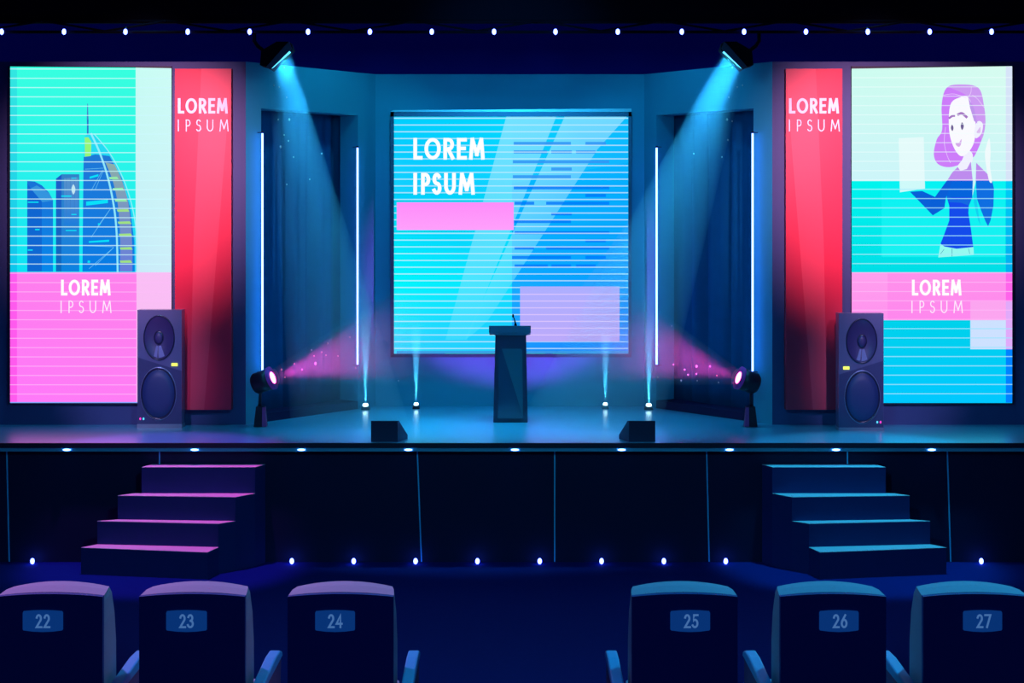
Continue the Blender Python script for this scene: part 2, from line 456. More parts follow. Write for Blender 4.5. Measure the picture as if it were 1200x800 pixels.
P.poly([(160, 319), (201, 319), (201, 472), (160, 472)], (250, 190, 245))
P.rect(12, 319, 20, 471, (255, 90, 238))
P.rect(12, 470.8, 201, 472, (120, 170, 255))
def K(pts, s=4.2125, ox=10, oy=140): return [(ox + x / s, oy + y / s) for x, y in pts]
b1, b2, b3 = (10, 105, 215), (15, 140, 235), (35, 90, 190)
P.poly(K([(93, 303), (130, 306), (165, 325), (200, 360), (220, 398), (220, 750), (93, 750)]), [(25, 115, 215)] * 5 + [(5, 135, 235)] * 2)
P.poly(K([(110, 340), (165, 405), (165, 750), (93, 750), (93, 310)]), [(15, 95, 205)] * 5, a=.8)
P.poly(K([(110, 340), (140, 325), (200, 362), (220, 400), (168, 408)]), (60, 160, 225), a=.7)
P.poly(K([(235, 292), (262, 270), (350, 270), (350, 750), (235, 750)]), [(50, 130, 200)] * 3 + [(10, 130, 225)] * 2)
P.poly(K([(235, 292), (262, 272), (262, 750), (235, 750)]), [(30, 90, 200)] * 2 + [(10, 105, 190)] * 2)
P.poly(K([(275, 290), (345, 285), (345, 520), (275, 520)]), [(110, 160, 205)] * 2 + [(20, 120, 225)] * 2, a=.5)
P.k += 1
for x_ in (285, 305, 325): P.poly(K([(x_, 275), (x_ + 3, 275), (x_ + 3, 480), (x_, 480)]), (60, 120, 190), .5, True)
# tall curved tower with a mast (a plain stand-in)
P.poly(K([(388, 0), (396, 0), (396, 75), (388, 75)]), (50, 110, 200))
P.poly(K([(390, -78), (393, -78), (396, 0), (387, 0)]), (70, 130, 200))
P.poly(K(smooth([(376, 85), (395, 70), (420, 75), (500, 165), (560, 280), (600, 400), (622, 520), (632, 640), (634, 750)], 5, False) + [(366, 750), (368, 300)]), (30, 200, 250), a=.6)
P.poly(K([(372, 185), (430, 172), (500, 180), (560, 290), (600, 430), (622, 600), (624, 750), (366, 750)]), [(30, 120, 215)] * 4 + [(15, 125, 225)] * 2 + [(5, 125, 230)] * 2)
P.poly(K([(377, 88), (395, 88), (410, 110), (408, 180), (378, 184)]), (150, 245, 120))
band = smooth([(480, 212), (515, 300), (538, 400), (550, 520), (553, 640), (551, 750)], 5, False); band2 = smooth([(525, 222), (560, 300), (590, 400), (605, 520), (612, 640), (612, 750)], 5, False)
P.k += 1
for i in range(len(band) - 1):
    k = i / len(band); c = (int(140 - 40 * k), int(175 - 55 * k), int(170 + 55 * k))
    P.poly(K([band[i], band2[i], band2[i + 1], band[i + 1]]), c, 1, True)
P.k += 1
for y, a, b in ((290, 497, 545), (345, 515, 572), (400, 525, 588), (450, 536, 598), (510, 540, 608), (570, 545, 612), (637, 550, 614), (702, 550, 612)):
    P.poly(K([(a, y - 6), (b - 8, y - 8), (b, y + 5), (a + 4, y + 5)]), (160, 225, 130) if y > 400 else (150, 235, 170), 1, True)
P.polys(sum([stroke_polys(K(smooth(q, 6, False)), w) for q, w in (([(410, 72), (450, 160), (490, 280), (520, 420), (535, 560), (540, 750)], 2.2), ([(425, 72), (500, 165), (562, 280), (604, 400), (628, 520), (636, 660)], 1.1))], []), (150, 240, 255), .9)
P.polys(sum([stroke_polys(K(q), .5) for q in ([(465, 250), (410, 350)], [(470, 250), (430, 345)], [(505, 440), (410, 580)], [(505, 440), (440, 530)], [(520, 632), (400, 735)], [(520, 632), (430, 720)], [(380, 438), (500, 438)], [(375, 622), (520, 628)], [(380, 245), (470, 240)])], []), (110, 205, 250), .9)
P.k += 1
for q in ([(385, 405), (492, 395), (492, 412), (385, 425)], [(398, 600), (498, 593), (498, 603), (398, 608)], [(402, 282), (445, 270), (445, 280), (402, 292)], [(97, 405), (150, 405), (150, 411), (97, 411)], [(133, 540), (155, 540), (155, 546), (133, 546)], [(97, 641), (121, 641), (121, 647), (97, 647)], [(312, 466), (337, 466), (337, 471), (312, 471)], [(284, 545), (337, 545), (337, 550), (284, 550)], [(262, 375), (312, 375), (312, 381), (262, 381)], [(312, 287), (336, 287), (336, 291), (312, 291)], [(392, 696), (404, 696), (404, 707), (392, 707)], [(443, 512), (455, 512), (455, 520), (443, 520)]):
    P.poly(K(q), (10, 225, 250), 1, True)
P.poly(K(smooth([(322, 320), (332, 345), (322, 370), (312, 345)], 4)), (210, 245, 250), a=.8)
P.lines(12.3, 200.8, [80.9 + 10.87 * i for i in range(0, 23) if i < 22], 1.1, (205, 250, 255), .7, .2)
P.lines(12.3, 200.8, [80.9 + 10.87 * i for i in range(22, 36)], 1.1, (255, 190, 250), .6, .2)
P.polys(words('bold', 72, 130, 327.5, 346, 3.2), (255, 255, 255))
P.polys(words('thin', 71.5, 131, 352, 366.5, 1.2), (255, 235, 255))
P.build('display', t)

t, P = side_screen('led_screen', 'tall screen showing a cartoon woman with purple hair above a pink LOREM IPSUM band', 998, 1186, 79, 472)
P.poly([(998, 80.5), (1186, 77.5), (1186, 212), (998, 212)], [(205, 252, 240), (215, 252, 240), (205, 245, 248), (205, 245, 250)])
P.rect(998, 212, 1186, 319, (0, 245, 238), (0, 222, 230))
P.rect(1033, 212, 1178, 301, (10, 242, 245), (30, 248, 245), a=.7)
P.rect(998, 319, 1186, 375, (255, 145, 235), (255, 135, 238))
P.rect(998, 319, 1040, 375, (255, 165, 240), (255, 150, 238), a=.7)
P.rect(998, 375, 1186, 472, (0, 210, 235), (0, 200, 255))
P.rect(1137, 353, 1186, 375, (252, 165, 240)); P.rect(1137, 375, 1186, 409, (205, 225, 255))
P.rect(1178.5, 78, 1186, 212, (215, 228, 248)); P.rect(1178.5, 212, 1186, 319, (0, 205, 245), (0, 175, 240)); P.rect(1178.5, 319, 1186, 353, (255, 100, 235))
P.rect(1178.5, 353, 1186, 409, (225, 170, 250)); P.rect(1178.5, 409, 1186, 471.5, (0, 130, 255))
W = lambda pts: K(pts, 3.478, 1040, 80)
# the woman on the slide
P.poly(W([(45, 285), (147, 280), (152, 490), (50, 505)]), (235, 252, 252), a=.75)
P.poly(W(smooth([(240, 80), (300, 66), (370, 80), (392, 150), (398, 230), (380, 300), (350, 362), (338, 340), (320, 355), (300, 388), (250, 403), (205, 390), (188, 350), (200, 290), (222, 250), (220, 150)], 5)), (205, 125, 250))
P.poly(W(smooth([(250, 75), (300, 66), (370, 80), (392, 150), (398, 230), (382, 290), (362, 230), (350, 160), (320, 110)], 5)), (205, 160, 240), a=.8)
P.poly(W(smooth([(318, 330), (346, 350), (338, 395), (300, 420), (285, 400), (305, 370)], 5)), (240, 240, 255))
P.poly(W(smooth([(255, 150), (290, 120), (328, 118), (352, 180), (358, 240), (352, 300), (330, 340), (298, 358), (268, 320), (250, 250)], 5)), (250, 250, 255))
P.poly(W(smooth([(360, 225), (375, 215), (388, 230), (382, 265), (362, 285), (352, 270)], 5)), (240, 240, 255))
P.poly(W(smooth([(372, 245), (378, 240), (376, 265), (362, 262)], 4)), (220, 190, 240))
P.poly(W([(328, 118), (352, 165), (365, 225), (352, 215), (335, 160)]), (190, 150, 235))
P.poly(W(smooth([(303, 220), (310, 236), (303, 252), (297, 236)], 4)), (110, 95, 150)); P.poly(W(smooth([(262, 230), (268, 243), (263, 256), (257, 243)], 4)), (110, 95, 150))
P.polys(stroke_polys(W(smooth([(288, 188), (302, 184), (320, 198)], 4, False)), 3.0) + stroke_polys(W(smooth([(252, 202), (262, 195), (270, 194)], 4, False)), 2.4), (165, 115, 195))
P.poly(W(smooth([(276, 305), (290, 303), (300, 288), (298, 310), (290, 320), (280, 315)], 4)), (215, 170, 235))
P.polys(sum([stroke_polys(W(smooth(q, 5, False)), .5) for q in ([(225, 110), (270, 105), (320, 122)], [(235, 240), (230, 300), (240, 350), (255, 385)], [(345, 110), (365, 125), (392, 160)], [(340, 75), (338, 100), (325, 122)])], []), (240, 220, 255), .9)
# body: violet above the waterline of the slide, blue below it
P.poly(W([(285, 402), (295, 418), (322, 410), (338, 380), (346, 460), (240, 460), (262, 425)]), (190, 140, 238))
P.poly(W([(360, 385), (385, 410), (405, 430), (425, 458), (358, 458)]), (190, 140, 238))
P.poly(W([(240, 458), (346, 458), (344, 530), (240, 530)]), [(5, 100, 220)] * 4)
P.poly(W([(240, 525), (250, 560), (250, 620), (228, 680), (214, 715), (225, 725), (280, 735), (348, 728), (338, 650), (328, 590), (330, 560), (344, 525)]), (20, 75, 235))
P.poly(W([(240, 520), (280, 535), (344, 525), (330, 560), (300, 548), (250, 545)]), (20, 105, 225))
P.poly(W([(90, 503), (140, 500), (192, 524), (240, 458), (262, 458), (236, 530), (230, 570), (183, 599)]), (10, 95, 215))
P.poly(W([(358, 458), (425, 458), (432, 490), (430, 560), (418, 620), (408, 643), (398, 625), (380, 580), (362, 530)]), (15, 110, 225))
P.poly(W([(345, 460), (352, 460), (370, 600), (378, 640), (368, 620), (350, 550)]), (20, 200, 240), a=.8)
P.poly(W([(338, 385), (352, 383), (358, 460), (344, 520), (346, 460)]), (210, 245, 250), a=.9)
P.poly(W(smooth([(400, 320), (413, 285), (418, 340), (416, 400), (424, 462), (412, 458), (400, 400), (395, 350)], 4)), (240, 250, 252))
P.poly(W([(214, 715), (230, 726), (280, 735), (348, 728), (350, 760), (205, 770)]), (150, 250, 240))
P.polys(stroke_polys(W([(261, 735), (261, 765)]), .6) + stroke_polys(W([(215, 755), (228, 738)]), .5) + stroke_polys(W([(328, 735), (333, 755)]), .5), (60, 140, 180))
P.lines(998.3, 1185.5, [91.3 + 10.87 * i for i in range(0, 12)], 1.1, (240, 255, 255), .5, -.3)
P.lines(998.3, 1185.5, [91.3 + 10.87 * i for i in range(12, 21)], 1.1, (160, 235, 255), .7)
P.lines(998.3, 1185.5, [91.3 + 10.87 * i for i in range(21, 27)], 1.1, (255, 185, 248), .7)
P.lines(998.3, 1185.5, [91.3 + 10.87 * i for i in range(27, 35)], 1.1, (150, 228, 255), .8)
P.polys(words('bold', 1068, 1126, 327.5, 346, 3.2), (255, 255, 255))
P.polys(words('thin', 1067.5, 1127.5, 352, 366.5, 1.2), (255, 235, 255))
P.build('display', t)

# ================================================================== BANNERS
def banner(xl, xr, mirror, label):
    d0, d1 = DW - .12, DW - .001
    t = thing('banner', label, 'banner', at((xl + xr) / 2, 480, DW - .06), 'red banners beside the tall screens')
    g = lambda u, v, e=0.: at((xl + (xr - xl) * (1 - u if mirror else u)), 80.5 + v * 399.5, d0) - Vector((0, e, 0))
    mb = MB(); mb.prism([g(0, 0), g(1, 0), g(1, 1), g(0, 1)], (0, d1 - d0, 0), M['banner_s'])
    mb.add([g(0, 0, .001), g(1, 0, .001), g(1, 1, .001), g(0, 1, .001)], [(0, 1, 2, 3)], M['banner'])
    mb.add([g(.47, 0, .002), g(1, 0, .002), g(1, .02, .002), g(.52, 1, .002), g(.27, 1, .002), g(.33, .5, .002)], [(0, 1, 2, 3, 4, 5)], M['banner_l'])  # diagonal sheen of the banner, put into its colour
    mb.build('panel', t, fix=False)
    x0 = 208.5 if not mirror else 924.5
    for qs, lb in ((words('bold', x0, x0 + 58.5, 115, 133, 3.1), 'bold white word LOREM'), (words('thin', x0, x0 + 59.5, 140, 154, 1.2), 'thin white word IPSUM')):
        lt = MB()
        for i, q in enumerate(qs): lt.add([at(p[0], p[1], d0) - Vector((0, .004 + 5e-5 * i, 0)) for p in q], [(0, 1, 2, 3)], M['white_print'])
        tag(lt.build('lettering', t, fix=False), label=lb)
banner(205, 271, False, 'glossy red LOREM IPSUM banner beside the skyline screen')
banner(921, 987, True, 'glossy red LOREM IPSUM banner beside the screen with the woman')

# ================================================================== NEON TUBES
def neon(px, y0, y1, w, label):
    A, D, nrm, *_ = w
    k = (px - 600) / F
    # stands 7 cm in front of the angled wall
    A2 = A - nrm * .075
    t_ = (k * A2.y - A2.x) / (D.x - k * D.y); p = A2 + D * t_
    t = thing('neon_tube', label, 'light', (p.x, p.y, Z(y1, p.y)), 'vertical neon tubes at the doorways')
    za, zb = Z(y1, p.y), Z(y0, p.y)
    MB().tube([(p.x, p.y, za), (p.x, p.y, zb)], .0105, M['neon'], 12).build('tube', t)
    for z, s in ((za, 1), (zb, -1)):
        b = MB().tube([(p.x, p.y, z - .012 * s), (p.x, p.y, z + .012 * s)], .014, M['black'], 12)
        q = Vector((p.x, p.y)) + nrm * .074
        b.tube([(p.x, p.y, z), (q.x, q.y, z)], .005, M['black'], 6)
        b.build('end_cap', t)
neon(307.5, 155, 436, LW, 'taller glowing white tube at the outer edge of the left doorway')
neon(419, 172, 428, LW, 'shorter glowing white tube at the inner edge of the left doorway')
neon(769.5, 172, 428, RW, 'shorter glowing white tube at the inner edge of the right doorway')
neon(882, 155, 436, RW, 'taller glowing white tube at the outer edge of the right doorway')

# ================================================================== PODIUM
d = floor_d(495)
t = thing('podium', 'dark navy speaker podium with a flared top, standing centre stage', 'podium', (X(598, d), d + .15, ST))
def trap(mb, ya, yb, xa0, xa1, xb0, xb1, dep, m, dy=0, dm=None):
    mb.hexa([at(xb0, yb, d) + Vector((0, dy, 0)), at(xb1, yb, d) + Vector((0, dy, 0)), at(xb1, yb, d) + Vector((0, dep, 0)), at(xb0, yb, d) + Vector((0, dep, 0))],
            [at(xa0, ya, d) + Vector((0, dy, 0)), at(xa1, ya, d) + Vector((0, dy, 0)), at(xa1, ya, d) + Vector((0, dep, 0)), at(xa0, ya, d) + Vector((0, dep, 0))], m)
b = MB(); trap(b, 392, 495, 580.5, 616.5, 578, 618.5, .34, M['pod']); b.build('body', t, bevel=.006)
b = MB()
b.hexa([at(573, 389, d) + Vector((0, -.02, 0)), at(622, 389, d) + Vector((0, -.02, 0)), at(622, 389, d) + Vector((0, .42, -.06)), at(573, 389, d) + Vector((0, .42, -.06))],
       [at(573, 381.3, d) + Vector((0, -.02, 0)), at(622, 381.3, d) + Vector((0, -.02, 0)), at(622, 381.3, d) + Vector((0, .42, -.09)), at(573, 381.3, d) + Vector((0, .42, -.09))], M['podtop'])
b.hexa([at(581, 393, d), at(616, 393, d), at(616, 393, d) + Vector((0, .36, 0)), at(581, 393, d) + Vector((0, .36, 0))],
       [at(573, 389, d) + Vector((0, -.02, 0)), at(622, 389, d) + Vector((0, -.02, 0)), at(622, 389, d) + Vector((0, .42, -.06)), at(573, 389, d) + Vector((0, .42, -.06))], M['podtop'])
b.build('top', t, bevel=.004)
b = MB(); b.prism([at(583.5, 490, d), at(613, 490, d), at(612, 410, d), at(610.5, 408, d), at(586, 408, d), at(584.5, 410, d)], (0, -.012, 0), M['podp2'])  # darker half of the panel is a glass reflection put into its colour
e_ = Vector((0, -.0135, 0))
b.add([at(613, 488, d) + e_, at(612, 410, d) + e_, at(610.5, 408.3, d) + e_, at(588, 408.3, d) + e_], [(0, 1, 2, 3)], M['podp'])
b.build('front_panel', t, fix=False)
t2 = thing('microphone', 'small black gooseneck microphone on the podium top', 'microphone', at(604, 382.5, d) + Vector((0, .06, 0)))
MB().prism([at(602.4, 381.3, d) + Vector((0, .06, -.01)) + Vector((0, 0, 0)), at(606.2, 381.3, d) + Vector((0, .06, -.01)), at(605, 379, d) + Vector((0, .06, 0)), at(603, 379, d) + Vector((0, .06, 0))], (0, .04, 0), M['blackmatte']).build('base', t2)
MB().tube([at(604.2, 380, d) + Vector((0, .08, 0)), at(603.2, 376, d) + Vector((0, .085, 0)), at(602, 372.5, d) + Vector((0, .10, 0))], [.009, .007, .006], M['blackmatte'], 8).build('gooseneck', t2)
MB().ellipsoid(at(601.2, 370.7, d) + Vector((0, .105, 0)), .011, .012, .020, M['blackmatte']).build('microphone_head', t2)

# ================================================================== LOUDSPEAKERS
def speaker(xl, xr, yt, yb, yf, label, mir):
    d = floor_d(yf); sgn = -1 if mir else 1; cx = (xl + xr) / 2
    t = thing('loudspeaker', label, 'speaker', (X(cx, d), d + .12, ST), 'floor standing loudspeakers')
    u = lambda o: cx + sgn * o      # offset in frame units from the box's middle
    dep = .17
    b = MB().box(X(xl, d), X(xr, d), d, d + dep, Z(yb, d), Z(yt, d), M['cab'])
    e = Vector((0, -.0015, 0)); h = yb - yt
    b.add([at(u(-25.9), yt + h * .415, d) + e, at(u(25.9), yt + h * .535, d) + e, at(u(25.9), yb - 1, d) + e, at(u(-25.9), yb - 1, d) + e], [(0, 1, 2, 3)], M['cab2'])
    b.build('cabinet', t, fix=False)
    b = MB().box(X(xl - .3, d), X(xr + .3, d), d - .01, d + dep, ST, Z(yb, d), M['foot']); b.build('plinth', t)
    c1 = at(u(-.4), yt + 32.5, d); s_ = d / F
    def prof(rx, rz, L): return [(rx * a * s_, rz * a * s_, dy) for a, dy in L]
    b = MB(); b.rings(c1, prof(18.3, 26.6, [(1.0, 0), (1.0, -.012), (.95, -.014), (.93, -.004), (.32, .02 - .045), (.26, -.02), (.24, -.035), (.12, -.042)]), M['cone'],
                      mats=[M['ring'], M['ring'], M['ring'], M['cone'], M['ring'], M['ring'], M['cone'], M['cone']])
    w = b.build('tweeter', t, fix=False)
    b = MB()
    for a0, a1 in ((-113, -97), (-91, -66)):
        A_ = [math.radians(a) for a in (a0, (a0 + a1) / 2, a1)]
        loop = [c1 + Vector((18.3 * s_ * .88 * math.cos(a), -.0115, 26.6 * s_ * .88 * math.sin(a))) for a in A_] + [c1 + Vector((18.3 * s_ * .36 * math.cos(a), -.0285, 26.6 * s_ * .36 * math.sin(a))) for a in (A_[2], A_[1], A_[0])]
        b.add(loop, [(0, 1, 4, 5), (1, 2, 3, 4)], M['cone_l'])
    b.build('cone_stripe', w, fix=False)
    c2 = at(u(-1.2), yt + 98, d)
    b = MB(); b.rings(c2, prof(21.3, 31.5, [(1.0, 0), (1.0, -.010), (.965, -.014), (.93, -.012), (.90, -.004), (.88, -.012), (.6, -.024), (.25, -.03)]), M['woof'],
                      mats=[M['ringl'], M['ringl'], M['ring'], M['ring'], M['ring'], M['woof'], M['woof'], M['woof']])
    b.build('woofer', t, fix=False)
    p = at(u(17.6), yt + 64, d)
    b = MB()
    for o in (-1.8, 1.8): b.box(p.x + (o - 1.7) * s_, p.x + (o + 1.7) * s_, d - .012, d, p.z - 1.7 * s_, p.z + 1.7 * s_, M['led_y'])
    tag(b.build('indicator_light', t), label='yellow green indicator light')
    for o, m, l in ((-22.6, 'led_m', 'small magenta indicator light'), (-18.8, 'led_b', 'small blue indicator light')):
        p = at(u(o), yt + 127.5, d); tag(MB().ellipsoid(p, .010, .007, .014, M[m]).build('indicator_light', t), label=l)
speaker(161, 213, 363, 497, 501.5, 'dark loudspeaker in front of the skyline screen, yellow light on its right', False)
speaker(983, 1035.5, 367, 501, 504.5, 'dark loudspeaker in front of the screen with the woman, yellow light on its left', True)

# ================================================================== STAGE MONITORS
def wedge(xa, xb, side, label):
    d = floor_d(517.6); s_ = d / F
    sx = 1 if side > 0 else -1
    xi, xo = (xb, xa) if side > 0 else (xa, xb)
    P0, P1 = at(xi, 517.6, d), at(xo, 517.6, d); P0.z = P1.z = ST
    up = Vector((0, 0, 24.5 * s_)); bk = Vector((sx * .085, .24, 0)); bk2 = Vector((0, .24, 0))
    b = MB()
    v = [P0, P1, P1 + up, P0 + up, P0 + bk, P1 + bk2, P1 + up + bk2 * .12, P0 + up + bk * .12]
    v += [P0 + bk + Vector((0, 0, .04)), P1 + bk2 + Vector((0, 0, .04))]
    b.add(v, [(0, 1, 2, 3), (2, 3, 7, 6), (4, 5, 9, 8), (8, 9, 6, 7), (0, 1, 5, 4)], M['wedge'])
    b.add(v, [(0, 3, 7, 8, 4), (1, 5, 9, 6, 2)], M['wedge_s'])
    t = thing('stage_monitor', label, 'speaker', ((P0.x + P1.x) / 2, d + .12, ST), 'stage monitor wedges at the front edge')
    b.build('cabinet', t)
    # the speaker grille on the sloping face towards the stage
    A_, B_, C_, D_ = v[8], v[9], v[6], v[7]; n = (B_ - A_).cross(D_ - A_).normalized(); n = n if n.y > 0 else -n
    q = [A_.lerp(C_, .12), B_.lerp(D_, .12), C_.lerp(A_, .12), D_.lerp(B_, .12)]
    MB().prism(q, n * .008, M['black']).build('grille', t)
wedge(434.8, 466, 1, 'black wedge stage monitor on the stage edge, left of the podium')
wedge(737, 768, -1, 'black wedge stage monitor on the stage edge, right of the podium')

# ================================================================== MAGENTA STAGE LAMPS
def spot(name, loc, target, col, power, ang, blend=.1, size=.05, falloff=None):
    l = bpy.data.lights.new(name, 'SPOT'); l.energy = power; l.color = col; l.spot_size = math.radians(ang); l.spot_blend = blend; l.shadow_soft_size = size
    o = bpy.data.objects.new(name, l); C.objects.link(o); o.location = loc
    o.rotation_euler = (Vector(target) - Vector(loc)).to_track_quat('-Z', 'Y').to_euler()
    if falloff:
        l.use_nodes = True; nt = l.node_tree; e = [n for n in nt.nodes if n.type == 'EMISSION'][0]
        f = nt.nodes.new('ShaderNodeLightFalloff'); f.inputs['Strength'].default_value = 1
        nt.links.new(f.outputs[falloff], e.inputs['Strength'])
    return o
def beam(a, b, r0, r1, mat, label, n=40, name='haze_beam'):
    a, b = Vector(a), Vector(b)
    mb = MB().tube([a, b], [r0, r1], mat, n)
    return tag(mb.build(name), label, 'light beam', kind='stuff')
def flight(px, side, label, hlabel):
    """side +1: shines to the right"""
    d = floor_d(499.5) ; s_ = d / F
    u = lambda o: px + side * o
    t = thing('stage_lamp', label, 'lamp', (X(px, d), d, ST), 'magenta stage lamps on short stands')
    B = lambda o, y, dy=0.: at(u(o), y, d) + Vector((0, dy, 0))
    # px = middle of the stand
    b = MB().hexa([B(-8, 499.5, -.05), B(6.5, 499.5, -.05), B(6.5, 499.5, .08), B(-8, 499.5, .08)], [B(-5.5, 476, -.035), B(5.0, 476, -.035), B(5.0, 476, .06), B(-5.5, 476, .06)], M['lampbody']); b.build('base', t, bevel=.003)
    b = MB().hexa([B(2, 499, -.065), B(7, 499, -.065), B(7, 499, .02), B(2, 499, .02)], [B(2, 476.5, -.05), B(5.2, 476.5, -.05), B(5.2, 476.5, .02), B(2, 476.5, .02)], M['lampbase']); b.build('base_plate', t)  # side of the base lit pink by the lens, put into its colour
    b = MB().tube([B(-1.5, 476), B(-.8, 455)], [.020, .014], M['lampbody'], 10); b.build('pole', t)
    # head: axis tilts upwards
    c0 = B(-5.5, 449.5); c1 = B(11.0, 443.2, -.03)
    ax = (c1 - c0).normalized()
    r = 12.6 * s_
    hd = MB().tube([c0 - ax * .045, c0 - ax * .03, c0, c0 + ax * .08, c1 - ax * .0], [.35 * r, .8 * r, r, r * .98, r * 1.06], M['lampbody'], 28)
    head = hd.build('lamp_head', t)
    MB().tube([c1 - ax * .001, c1 + ax * .030, c1 + ax * .032, c1 + ax * .004], [r * 1.06, r * 1.10, r * 1.04, r * .72], M['magring'], 28, caps=False).build('rim', head, fix=False)
    MB().tube([c1 + ax * (.001 + .05 * math.sin(a)) for a in (0, .4, .8, 1.2, 1.45)], [r * .74 * math.cos(a) for a in (0, .4, .8, 1.2, 1.45)], M['maglens'], 28).build('lens', head)
    return c1 + ax * .06, ax
pL, axL = flight(306, 1, 'magenta stage lamp on a short stand by the left doorway', '')
pR, axR = flight(879, -1, 'magenta stage lamp on a short stand by the right doorway', '')
def mag_beam(p, side, label):
    # aims past the podium at the wall below the big screen
    e = at(600 - side * 95, 387, 19.62)
    r0, L = .09, (e - p).length
    beam(p, e, r0, .66, thinning_haze('magenta_lit_haze', (1, .9, 1), .2, p, L * .95), label)
    a = (e - p).normalized(); ang = math.degrees(2 * math.atan((.66 - r0) / L))
    spot('magenta_spot', p + a * .01, e, (1.0, .06, .72), 380, ang + 7, .55, .03, 'Linear')
mag_beam(pL, 1, 'magenta light beam in the haze from the left stage lamp')
mag_beam(pR, -1, 'magenta light beam in the haze from the right stage lamp')

# ================================================================== TRUSS, BULBS, FLOODLIGHTS
DT = 17.55; tt = DT / F
tr = thing('lighting_truss', 'long black truss with zigzag braces across the top of the stage', 'truss', (0, DT, Z(38, DT)))
MB().tube([(-7, DT, Z(37.5, DT)), (7, DT, Z(37.5, DT))], .016, M['blackmatte'], 8).build('bottom_chord', tr)
MB().tube([(-7, DT + .12, Z(24, DT)), (7, DT + .12, Z(24, DT))], .02, M['blackmatte'], 8).build('top_chord', tr)
xs = -95
while xs < 1290:
    MB().tube([at(xs, 24.5, DT + .08), at(xs + 72.6, 36.5, DT + .02)], .013, M['blackmatte'], 6).build('brace', tr)
    MB().tube([at(xs + 72.6, 36.5, DT + .02), at(xs + 145.2, 24.5, DT + .08)], .013, M['blackmatte'], 6).build('brace', tr)
    xs += 145.2
ORD = ['first', 'second', 'third', 'fourth', 'fifth', 'sixth', 'seventh', 'eighth', 'ninth', 'tenth', 'eleventh', 'twelfth', 'thirteenth', 'fourteenth', 'fifteenth', 'sixteenth', 'seventeenth']
def bulb_at(p, label, group, hang=True):
    t = thing('light_bulb', label, 'bulb', p, group)
    MB().ellipsoid(p, .021, .021, .030, M['bulb'], 12, 8).build('glass', t)
    MB().tube([Vector(p) + Vector((0, .016, .03 if hang else -.03)), Vector(p) + Vector((0, .03, .045 if hang else -.045))], .010, M['black'], 8).build('socket', t)
for i, px in enumerate([2, 75, 147, 220, 292.5, 361, 433.5, 506, 579, 651, 724, 799, 872, 944.5, 1017, 1089.5, 1162]):
    bulb_at(at(px, 37.2, DT - .035), 'small glowing bulb on the overhead truss, %s from the left' % ORD[i], 'bulbs along the overhead truss')
fb = [38, 342, 414.5, 487, 559.5, 632.5, 705, 778, 850.5, 1150]
for i, px in enumerate(fb):
    p = at(px, 659.8, DF - .05); p.z = .032
    bulb_at(p, 'small glowing bulb on the floor along the stage base, %s from the left' % ORD[i], 'bulbs along the foot of the stage', False)
for i, px in enumerate([78, 228, 353, 478.5, 603.5, 728.5, 855, 980, 1092]):
    d = DF - .035
    t = thing('footlight', 'flat glowing footlight under the stage edge, %s from the left' % ORD[i], 'light', (X(px, d), d, ST - .064), 'footlights under the stage edge')
    MB().ellipsoid((X(px, d), d + .005, ST - .064), .040, .014, .011, M['foot_l'], 16, 6).build('lens', t)
    MB().box(X(px, d) - .03, X(px, d) + .03, d + .006, d + .014, ST - .075, ST - .053, M['lip']).build('housing', t)

def flood(side, cx, label):
    """flat floodlight hanging from the truss; cx = frame x of its lens middle"""
    d = DT + .05
    u = lambda o: cx + side * o
    B = lambda o, y, dy=0.: at(u(o), y, d) + Vector((0, dy, 0))
    t = thing('floodlight', label, 'lamp', B(-20, 62), 'floodlights hanging from the truss')
    # side outline of the housing (frame x offsets from the lens middle, frame y), then depth along Y
    out = [(-19, 60.5), (-1, 50), (14, 50), (13.5, 58), (-12, 79.8), (-20.5, 77.5)]
    h_ = MB().prism([B(o, y, -.13) for o, y in out], (0, .26, 0), M['blackmatte'])
    for yy in (-.145, .13):
        h_.prism([B(o, y, yy) for o, y in ((14, 50), (17, 58.5), (-8, 83), (-13, 79.8), (8, 56))], (0, .015, 0), M['floodlip'])
    h_.build('housing', t, bevel=.004)
    MB().prism([B(11.8, 59.8, -.10), B(-10.2, 78.6, -.10), B(-9.6, 79.3, -.10), B(12.4, 60.5, -.10)], (0, .20, 0), M['toplens']).build('lens', t)
    MB().tube([B(-29, 38), B(-29, 48), B(-25, 54), B(-16, 61)], .020, M['blackmatte'], 8).build('bracket', t)
    return B(1, 69)
fl = flood(1, 327, 'black floodlight hanging from the truss above the left doorway')
frr = flood(-1, 860.5, 'black floodlight hanging from the truss above the right doorway')
